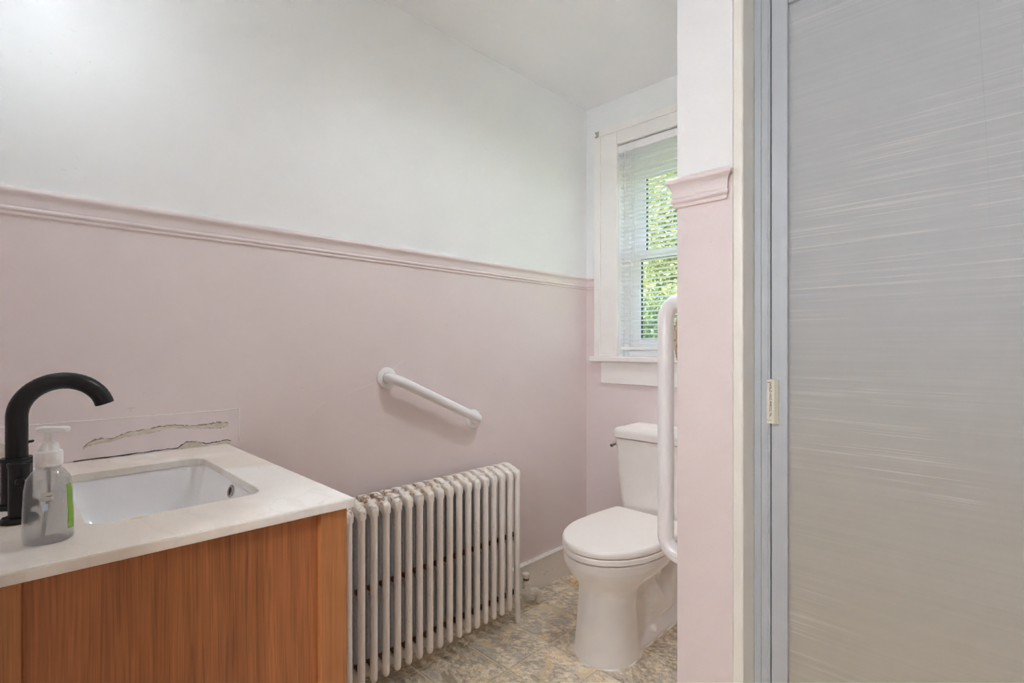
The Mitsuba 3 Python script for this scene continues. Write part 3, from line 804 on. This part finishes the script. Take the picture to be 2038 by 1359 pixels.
# hanging loofah on the partition, behind the bar
lf = thing('loofah', 'rough beige loofah hanging behind the upright grab bar at the partition edge', 'loofah')
g = trimesh.creation.icosphere(4, 1.0)
v = np.array(g.vertices)
v = np.sign(v) * np.abs(v) ** np.array([1, 1, 0.8])
v *= 1 + 0.10 * (meshkit.fbm(v * 5, 3, 2) - 0.5)[:, None] * 2
g.vertices = v * np.array([0.040, 0.040, 0.085]) + np.array([PX0 - 0.0465, 1.22, 1.192])
put('body', g, 'loofah_fibre', lf, smooth=True)
put('loop', tube([(PX0 - 0.0465, 1.22, 1.272), (PX0 - 0.03, 1.22, 1.30), (PX0 - 0.012, 1.22, 1.325)], 0.0018, 8), 'cord_white', lf)
put('hook', uni(lathe([(0, 0), (0.01, 0), (0.01, 0.003), (0, 0.003)], (PX0 - 0.0005, 1.22, 1.322), '-x', 16), tube([(PX0 - 0.002, 1.22, 1.32), (PX0 - 0.016, 1.22, 1.32), (PX0 - 0.018, 1.22, 1.328)], 0.002, 8)), 'chrome', lf)

# ------------------------------------------------------------------ toilet
to = thing('toilet', 'white two-piece toilet with closed lid under the window', 'toilet')
TXC = 0.527
NS = 56
sgrid = (1 - np.cos(np.linspace(0, math.pi, NS))) / 2


def lerp_tab(tab, z):
    zs = [t[0] for t in tab]
    return [float(np.interp(z, zs, [t[k] for t in tab])) for k in range(1, len(tab[0]))]


# (z, front y, half width, centre y, back y) of the bulb; half widths of the rear body and of the foot
BULB = [(0.0, 1.519, 0.119, 1.645, 1.755), (0.03, 1.523, 0.116, 1.645, 1.752), (0.10, 1.530, 0.110, 1.645, 1.745), (0.20, 1.541, 0.104, 1.645, 1.740), (0.245, 1.546, 0.106, 1.65, 1.75),
        (0.27, 1.541, 0.114, 1.66, 1.80), (0.285, 1.530, 0.128, 1.675, 1.86), (0.305, 1.510, 0.150, 1.70, 1.92), (0.33, 1.490, 0.172, 1.72, 1.955), (0.355, 1.479, 0.184, 1.73, 1.985), (0.388, 1.476, 0.189, 1.735, 2.01)]
REAR = [(0.0, 0.100), (0.022, 0.098), (0.034, 0.070), (0.10, 0.056), (0.16, 0.058), (0.22, 0.060), (0.28, 0.066), (0.33, 0.085), (0.36, 0.15), (0.388, 0.178)]


def half_width(y, z):
    yf, a, yc, yb = lerp_tab(BULB, z)
    t = np.where(y < yc, (yc - y) / (yc - yf), (y - yc) / (yb - yc))
    n = np.where(y < yc, 2.0, 3.2 if z < 0.25 else 2.6)
    bulb = a * np.clip(1 - np.clip(t, 0, 1) ** n, 0, 1) ** (1 / n)
    rw, = lerp_tab(REAR, z)
    rear = rw * np.clip((y - 1.62) / 0.05, 0, 1) * np.clip((2.185 - y) / 0.03, 0, 1) ** 0.5
    # trapway: an S of rounded tube standing out of the rear body
    path = np.array([(1.78, 0.285), (1.86, 0.20), (1.93, 0.10), (1.99, 0.10), (2.02, 0.2), (2.06, 0.27)])
    dmin = np.full_like(y, 9.0)
    for p, q in zip(path[:-1], path[1:]):
        e = q - p
        s_ = np.clip(((y - p[0]) * e[0] + (z - p[1]) * e[1]) / (e @ e), 0, 1)
        dmin = np.minimum(dmin, np.hypot(y - p[0] - s_ * e[0], z - p[1] - s_ * e[1]))
    trap = 0.056 + 0.036 * np.sqrt(np.clip(1 - (dmin / 0.048) ** 2, 0, 1))
    rear = np.where((y > 1.7) & (y < 2.15), np.maximum(rear, np.where(dmin < 0.048, trap, 0)), rear)
    k = 0.006
    return np.maximum(bulb, rear) + k * np.exp(-np.abs(bulb - rear) / k) * (np.minimum(bulb, rear) > 0.004)


zl = np.concatenate([[0.0006], np.linspace(0.006, 0.24, 24), np.linspace(0.246, 0.376, 20), [0.3815, 0.385, 0.388]])
rings = []
for z in zl:
    yf = lerp_tab(BULB, min(z, 0.388))[0]
    y = yf + (2.185 - yf) * sgrid
    w = half_width(y, z)
    w[0] = w[-1] = 0
    shrink = 1.0 if z < 0.38 else 1 - 0.035 * ((z - 0.38) / 0.008) ** 2
    right = np.column_stack([TXC + w * shrink, y, np.full(NS, z)])
    left = np.column_stack([TXC - w * shrink, y, np.full(NS, z)])[::-1]
    rings.append(np.vstack([right, left[1:-1]]))
bowl = loft(rings)
trimesh.repair.fix_normals(bowl)
put('bowl', bowl, 'ceramic_toilet', to, smooth=50)


def seat_outline(grow=0.0, n=40):
    pts = []
    a, b, yc = 0.194 + grow, 0.261 + grow, 1.735
    for i in range(n + 1):          # front arc from right to left
        t = math.pi * i / n
        pts.append((TXC + a * math.cos(t), yc - b * math.sin(t)))
    side = [(a - 0.0005, 1.78), (a - 0.002, 1.83), (a - 0.006, 1.88), (a - 0.011, 1.93), (a - 0.0155, 1.965), (a - 0.019, 1.982), (a - 0.026, 1.991), (a - 0.036, 1.994)]
    left = [(TXC - x, y) for x, y in side]
    right = [(TXC + x, y) for x, y in side[::-1]]
    p = np.array(pts + left + right)
    return p[::-1] if trimesh.path.polygons.Polygon(p).exterior.is_ccw is False else p


so = seat_outline()
put('seat', stack(so, rounded_prof(0.3915, 0.414, 0.006, 0.005)), 'seat_plastic', to, smooth=50)
lr = [np.column_stack([inset(so, d), np.full(len(so), z)]) for d, z in ((0.007, 0.4165), (0.001, 0.4185), (0.0, 0.4225), (0.0, 0.431), (0.0015, 0.437), (0.005, 0.4413), (0.009, 0.4435))]
lc = np.array([TXC, 1.75])
for k_, z in ((0.9, 0.4452), (0.75, 0.4468), (0.5, 0.4481), (0.25, 0.4488)):     # the gently domed top
    lr.append(np.column_stack([lc + (inset(so, 0.009) - lc) * k_, np.full(len(so), z)]))
put('lid', loft(lr), 'seat_plastic', to, smooth=50)
for sx in (-1, 1):
    put('hinge', stack(rrect(0.022, 0.011, 0.008, 6, TXC + sx * 0.075, 1.985), rounded_prof(0.388, 0.4165, 0.002, 0.004)), 'seat_plastic', to, smooth=45)
# deck and tank
deck = stack(rrect(0.170, 0.115, 0.03, 7, TXC, 2.09), rounded_prof(0.345, 0.404, 0.02, 0.006))
put('deck', deck, 'ceramic_toilet', to, smooth=50)
tr = []
for hx, y0, y1, r, z in ((0.150, 2.05, 2.205, 0.03, 0.4045), (0.166, 2.028, 2.215, 0.035, 0.412), (0.173, 2.019, 2.2195, 0.034, 0.43), (0.179, 2.016, 2.222, 0.032, 0.47), (0.190, 2.011, 2.224, 0.03, 0.58), (0.1985, 2.008, 2.225, 0.028, 0.69), (0.202, 2.007, 2.225, 0.027, 0.7475)):
    tr.append(np.column_stack([rrect(hx, (y1 - y0) / 2, r, 8, TXC, (y0 + y1) / 2), np.full(32, z)]))
put('tank', loft(tr), 'ceramic_toilet', to, smooth=50)
put('tank_lid', stack(rrect(0.2095, 0.1155, 0.03, 8, TXC, 2.1135), [(0.004, 0.750), (0.001, 0.752), (0.0, 0.755), (0.0, 0.775), (0.0015, 0.784), (0.006, 0.791), (0.014, 0.796), (0.03, 0.7995), (0.05, 0.801)]), 'ceramic_toilet', to, smooth=50)
lv = put('flush_lever', lathe([(0, 0), (0.013, 0.0), (0.013, 0.006), (0.008, 0.010), (0, 0.010)], (TXC - 0.2015, 2.045, 0.716), '-x', 20), 'chrome', to, smooth=40, label='chrome flush lever')
put('arm', tube([(TXC - 0.206, 2.046, 0.716), (TXC - 0.213, 2.04, 0.714), (TXC - 0.216, 2.026, 0.711), (TXC - 0.2155, 2.008, 0.708)], [0.005, 0.006, 0.006, 0.0068], 10), 'chrome', lv, smooth=40)
for sx in (-1, 1):
    put('bolt_cap', lathe([(0, 0.0), (0.015, 0.0), (0.015, 0.006), (0.0125, 0.015), (0.006, 0.0195), (0, 0.02)], (TXC + sx * 0.083, 1.865, 0.0275), n=20), 'seat_plastic', to, smooth=50)
mat('caulk_line', lambda p, n, uv: mix(s(236, 231, 222), s(212, 200, 180), smoothstep(0.5, 0.7, noise(p.x * 25, p.y * 25))), 0.7, 0.2)
r0 = rings[0]
put('base_caulk', stack(r0[:, :2], [(-0.004, 0.0002), (-0.003, 0.002), (0.002, 0.0055)]), 'caulk_line', to, smooth=40)

# ------------------------------------------------------------------ shower
SY0 = 1.117
sh = thing('shower_stall', 'cream shower surround with rounded front edge beside the pink partition', 'shower')
lip = [(PX1 + 0.0003, PY + 0.0), (PX1 + 0.0003, SY0 + 0.05), (1.2556, SY0 + 0.05), (1.2556, PY + 0.006)]
lipc = arc((1.2516, PY + 0.006, 0), (1, 0, 0), (0, -1, 0), 0.004, 0, 90, 6)
pts = np.array(lip[:3] + [(q[0], q[1]) for q in lipc] + [(PX1 + 0.002, PY + 0.002)])
lp = loft([np.column_stack([pts, np.full(len(pts), z)]) for z in (0.0, 2.30)])
trimesh.repair.fix_normals(lp)
put('front_edge', lp, 'surround_cream', sh, smooth=35)
put('left_wall', box(PX1 + 0.0003, 1.2556, SY0 + 0.0505, YF - 0.03, 0, 2.0), 'surround_cream', sh)
put('back_wall', box(PX1 + 0.0003, XR - 0.0005, YF - 0.0295, YF - 0.0005, 0, 2.0), 'surround_cream', sh)
put('right_wall', box(XR - 0.03, XR - 0.0005, SY0 - 0.06, YF - 0.03, 0, 2.0), 'surround_cream', sh)
put('pan', box(1.256, XR - 0.0305, SY0 - 0.05, YF - 0.03, 0.0, 0.07), 'surround_cream', sh)
put('curb', cbox(1.256, XR - 0.0305, SY0 - 0.05, SY0 + 0.05, 0.0705, 0.135, 0.006), 'surround_cream', sh)

dr_ = thing('shower_door', 'framed shower door of grey obscured glass with brushed aluminium posts', 'shower door')
GX1 = 1.985
put('wall_jamb', uni(cbox(1.2558, 1.2712, SY0, SY0 + 0.034, 0.136, 1.93, 0.0015), box(1.27, 1.2714, SY0 + 0.004, SY0 + 0.03, 0.136, 1.93)), 'aluminium', dr_)
put('strike_post', uni(cbox(1.2716, 1.2892, SY0 - 0.004, SY0 + 0.03, 0.14, 1.93, 0.0012), cbox(1.2835, 1.2862, SY0 - 0.0052, SY0 + 0.0, 0.14, 1.93, 0.0006)), 'aluminium', dr_)
put('header', cbox(1.2716, XR - 0.031, SY0 + 0.0305, SY0 + 0.06, 1.895, 1.93, 0.0015), 'aluminium', dr_)
put('door_stile', cbox(1.2905, 1.3215, SY0 - 0.002, SY0 + 0.022, 0.15, 1.89, 0.0015), 'aluminium', dr_)
put('door_stile', cbox(GX1, GX1 + 0.031, SY0 - 0.002, SY0 + 0.022, 0.15, 1.89, 0.0015), 'aluminium', dr_)
put('door_rail', cbox(1.3215, GX1, SY0 - 0.001, SY0 + 0.021, 0.15, 0.18, 0.0015), 'aluminium', dr_)
put('door_rail', cbox(1.3215, GX1, SY0 - 0.001, SY0 + 0.021, 1.86, 1.89, 0.0015), 'aluminium', dr_)
put('hinge_jamb', cbox(GX1 + 0.033, XR - 0.031, SY0, SY0 + 0.03, 0.136, 1.93, 0.0015), 'aluminium', dr_)
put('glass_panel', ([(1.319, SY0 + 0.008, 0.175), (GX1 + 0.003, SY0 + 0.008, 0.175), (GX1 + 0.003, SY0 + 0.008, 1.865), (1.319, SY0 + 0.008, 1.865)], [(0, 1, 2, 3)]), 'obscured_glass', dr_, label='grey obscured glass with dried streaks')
cb = put('catch', hull(*[box(1.2862, 1.3002, SY0 - 0.0135, SY0 - 0.0022, 1.0135, 1.1025), box(1.287, 1.3055, SY0 - 0.006, SY0 - 0.0022, 1.0125, 1.1035)]), 'cream_plastic', dr_, label='cream plastic catch with printed words')
tx = meshkit.text_mesh('HOLD AND PRESS IN.', 0.0042, 0.0004)
tw_ = 0.068 / (tx.bounds[1][0] - tx.bounds[0][0])
tx.apply_scale([tw_, 1, 1])
# reads from top to bottom: +x of the text points down, +y of the text points right
tx.apply_transform([[0, 1, 0, 1.2908], [0, 0, -1, SY0 - 0.0134], [-1, 0, 0, 1.0955], [0, 0, 0, 1]])
if np.linalg.det([[0, 1, 0], [0, 0, -1], [-1, 0, 0]]) < 0:
    tx.invert()
put('lettering', tx, 'ink', cb, label='dark printed words')
for z in (1.0198, 1.0972):
    put('seam', box(1.2863, 1.2948, SY0 - 0.0138, SY0 - 0.013, z, z + 0.0008), 'crack_dark', cb)

# ------------------------------------------------------------------ lamps
vl = thing('vanity_light', 'vanity light bar with frosted globes on the wall over the vanity', 'wall lamp')
put('backplate', cbox(0.12, 0.66, YN + 0.0005, YN + 0.03, 1.96, 2.05, 0.004), 'chrome', vl)
for x in (0.2, 0.39, 0.58):
    put('arm', tube([(x, YN + 0.03, 2.005), (x, YN + 0.06, 2.005), (x, YN + 0.085, 2.005)], 0.011, 14), 'chrome', vl, smooth=40)
    k = put('globe', ball((x, 0.085, 2.0), 0.055, 3), 'white_plastic', vl, smooth=True)
    scene[k]['emitter'] = {'type': 'area', 'radiance': rgb(*VANITY_LIGHT)}
cl = thing('added_ceiling_light', 'unseen ceiling light added as fill, flat and round with white rim, in front of the toilet', 'added ceiling lamp')  # added for even fill in the alcove, not a known fixture
QX, QY = 0.95, 1.33
put('rim', lathe([(0.145, 2.322), (0.15, 2.32), (0.16, 2.32), (0.163, 2.325), (0.163, 2.4395), (0.145, 2.4395), (0.145, 2.322)], (QX, QY, 0), n=48), 'white_plastic', cl, smooth=40)  # rim depth shaped to hold the fill off the upper wall
k = put('diffuser', lathe([(0, 2.374), (0.05, 2.3745), (0.10, 2.3758), (0.14, 2.378), (0.1448, 2.381), (0.1448, 2.386), (0, 2.386)], (QX, QY, 0), n=48), 'white_plastic', cl)
scene[k]['emitter'] = {'type': 'area', 'radiance': rgb(*CEILING_FILL)}
hl = thing('added_hall_lamp', 'unseen lamp with a round frosted globe added in the hall as fill light', 'floor lamp')  # added to fill the room from the doorway, not a known lamp
LX, LY, LZ = 1.45, -1.1, 1.68
put('foot', lathe([(0, 0.0005), (0.14, 0.0005), (0.14, 0.018), (0.03, 0.03), (0, 0.03)], (LX, LY, 0), n=32), 'chrome', hl, smooth=40)
put('pole', tube([(LX, LY, 0.029), (LX, LY, 0.6), (LX, LY, LZ - 0.17)], 0.012, 12), 'chrome', hl, smooth=40)
k = put('globe', ball((LX, LY, LZ), 0.175, 3), 'white_plastic', hl, smooth=True)
scene[k]['emitter'] = {'type': 'area', 'radiance': rgb(*HALL_FILL)}

# ------------------------------------------------------------------ outside
put('ground', box(-14, 14, YF + 0.14, 30, -0.6, -0.5), 'lawn', kind='structure', label='lawn outside the window')


def shrub(name, label, cx, cy, h, rx, ry, n, mat_, seed, size=0.075):
    g = np.random.default_rng(seed)
    t = thing(name, label, 'shrub')
    c = np.array([cx, cy, -0.5])
    q = g.normal(0, 1, (n, 3)); q /= np.linalg.norm(q, axis=1, keepdims=True)
    q *= (g.random((n, 1)) ** 0.4)
    pos = np.column_stack([q[:, 0] * rx, q[:, 1] * ry, (q[:, 2] + 1) / 2 * (h - 0.25) + 0.25])
    pos[:, :2] *= (0.75 + 0.5 * meshkit.noise(pos * 2.2, seed))[:, None]
    pos += c
    d = g.normal(0, 1, (n, 3)); d[:, 2] -= 0.5; d /= np.linalg.norm(d, axis=1, keepdims=True)
    sd_ = np.cross(d, g.normal(0, 1, (n, 3))); sd_ /= np.linalg.norm(sd_, axis=1, keepdims=True)
    nn = np.cross(d, sd_)
    L = size * (0.6 + 0.8 * g.random((n, 1)))
    v = np.stack([pos, pos + d * L * 0.5 + sd_ * L * 0.28 + nn * L * 0.07, pos + d * L, pos + d * L * 0.5 - sd_ * L * 0.28 + nn * L * 0.07], 1).reshape(-1, 3)
    o = np.arange(n)[:, None] * 4
    f = np.vstack([o + [0, 1, 2], o + [0, 2, 3]])
    put('foliage', trimesh.Trimesh(v, f, process=False), mat_, t, kind='stuff')
    st = [tube([c, c + [0.02, 0, h * 0.4], c + [0.05, 0.03, h * 0.75]], [0.05, 0.035, 0.012], 8)]
    for k in range(7):
        a = g.random() * 6.28
        b = c + [0.01, 0, h * (0.2 + 0.06 * k)]
        st.append(tube([b, b + [math.cos(a) * rx * 0.35, math.sin(a) * ry * 0.35, h * 0.15], b + [math.cos(a) * rx * 0.65, math.sin(a) * ry * 0.65, h * 0.25]], [0.02, 0.014, 0.006], 6))
    put('stem', uni(*st), 'bark', t, smooth=40)


shrub('leafy_shrub', 'dark green leafy shrub low outside the window', -0.25, 3.75, 2.1, 0.95, 0.5, 16000, 'leaf_dark', 11, 0.05)
shrub('leafy_shrub', 'mid green shrub farther left outside the window', -2.6, 4.8, 2.9, 1.1, 0.7, 5200, 'leaf_mid', 12, 0.09)
shrub('leafy_tree', 'tall yellow-green leafy tree filling the upper window pane', -0.9, 7.2, 5.8, 1.9, 1.1, 60000, 'leaf_light', 13, 0.085)
shrub('leafy_tree', 'tall green leafy tree at the edge of the garden', -5.6, 8.6, 6.0, 1.8, 1.3, 7000, 'leaf_mid', 14, 0.14)
shrub('leafy_tree', 'green leafy tree standing straight out from the window', 3.6, 7.6, 5.6, 1.7, 1.2, 7000, 'leaf_mid', 15, 0.14)
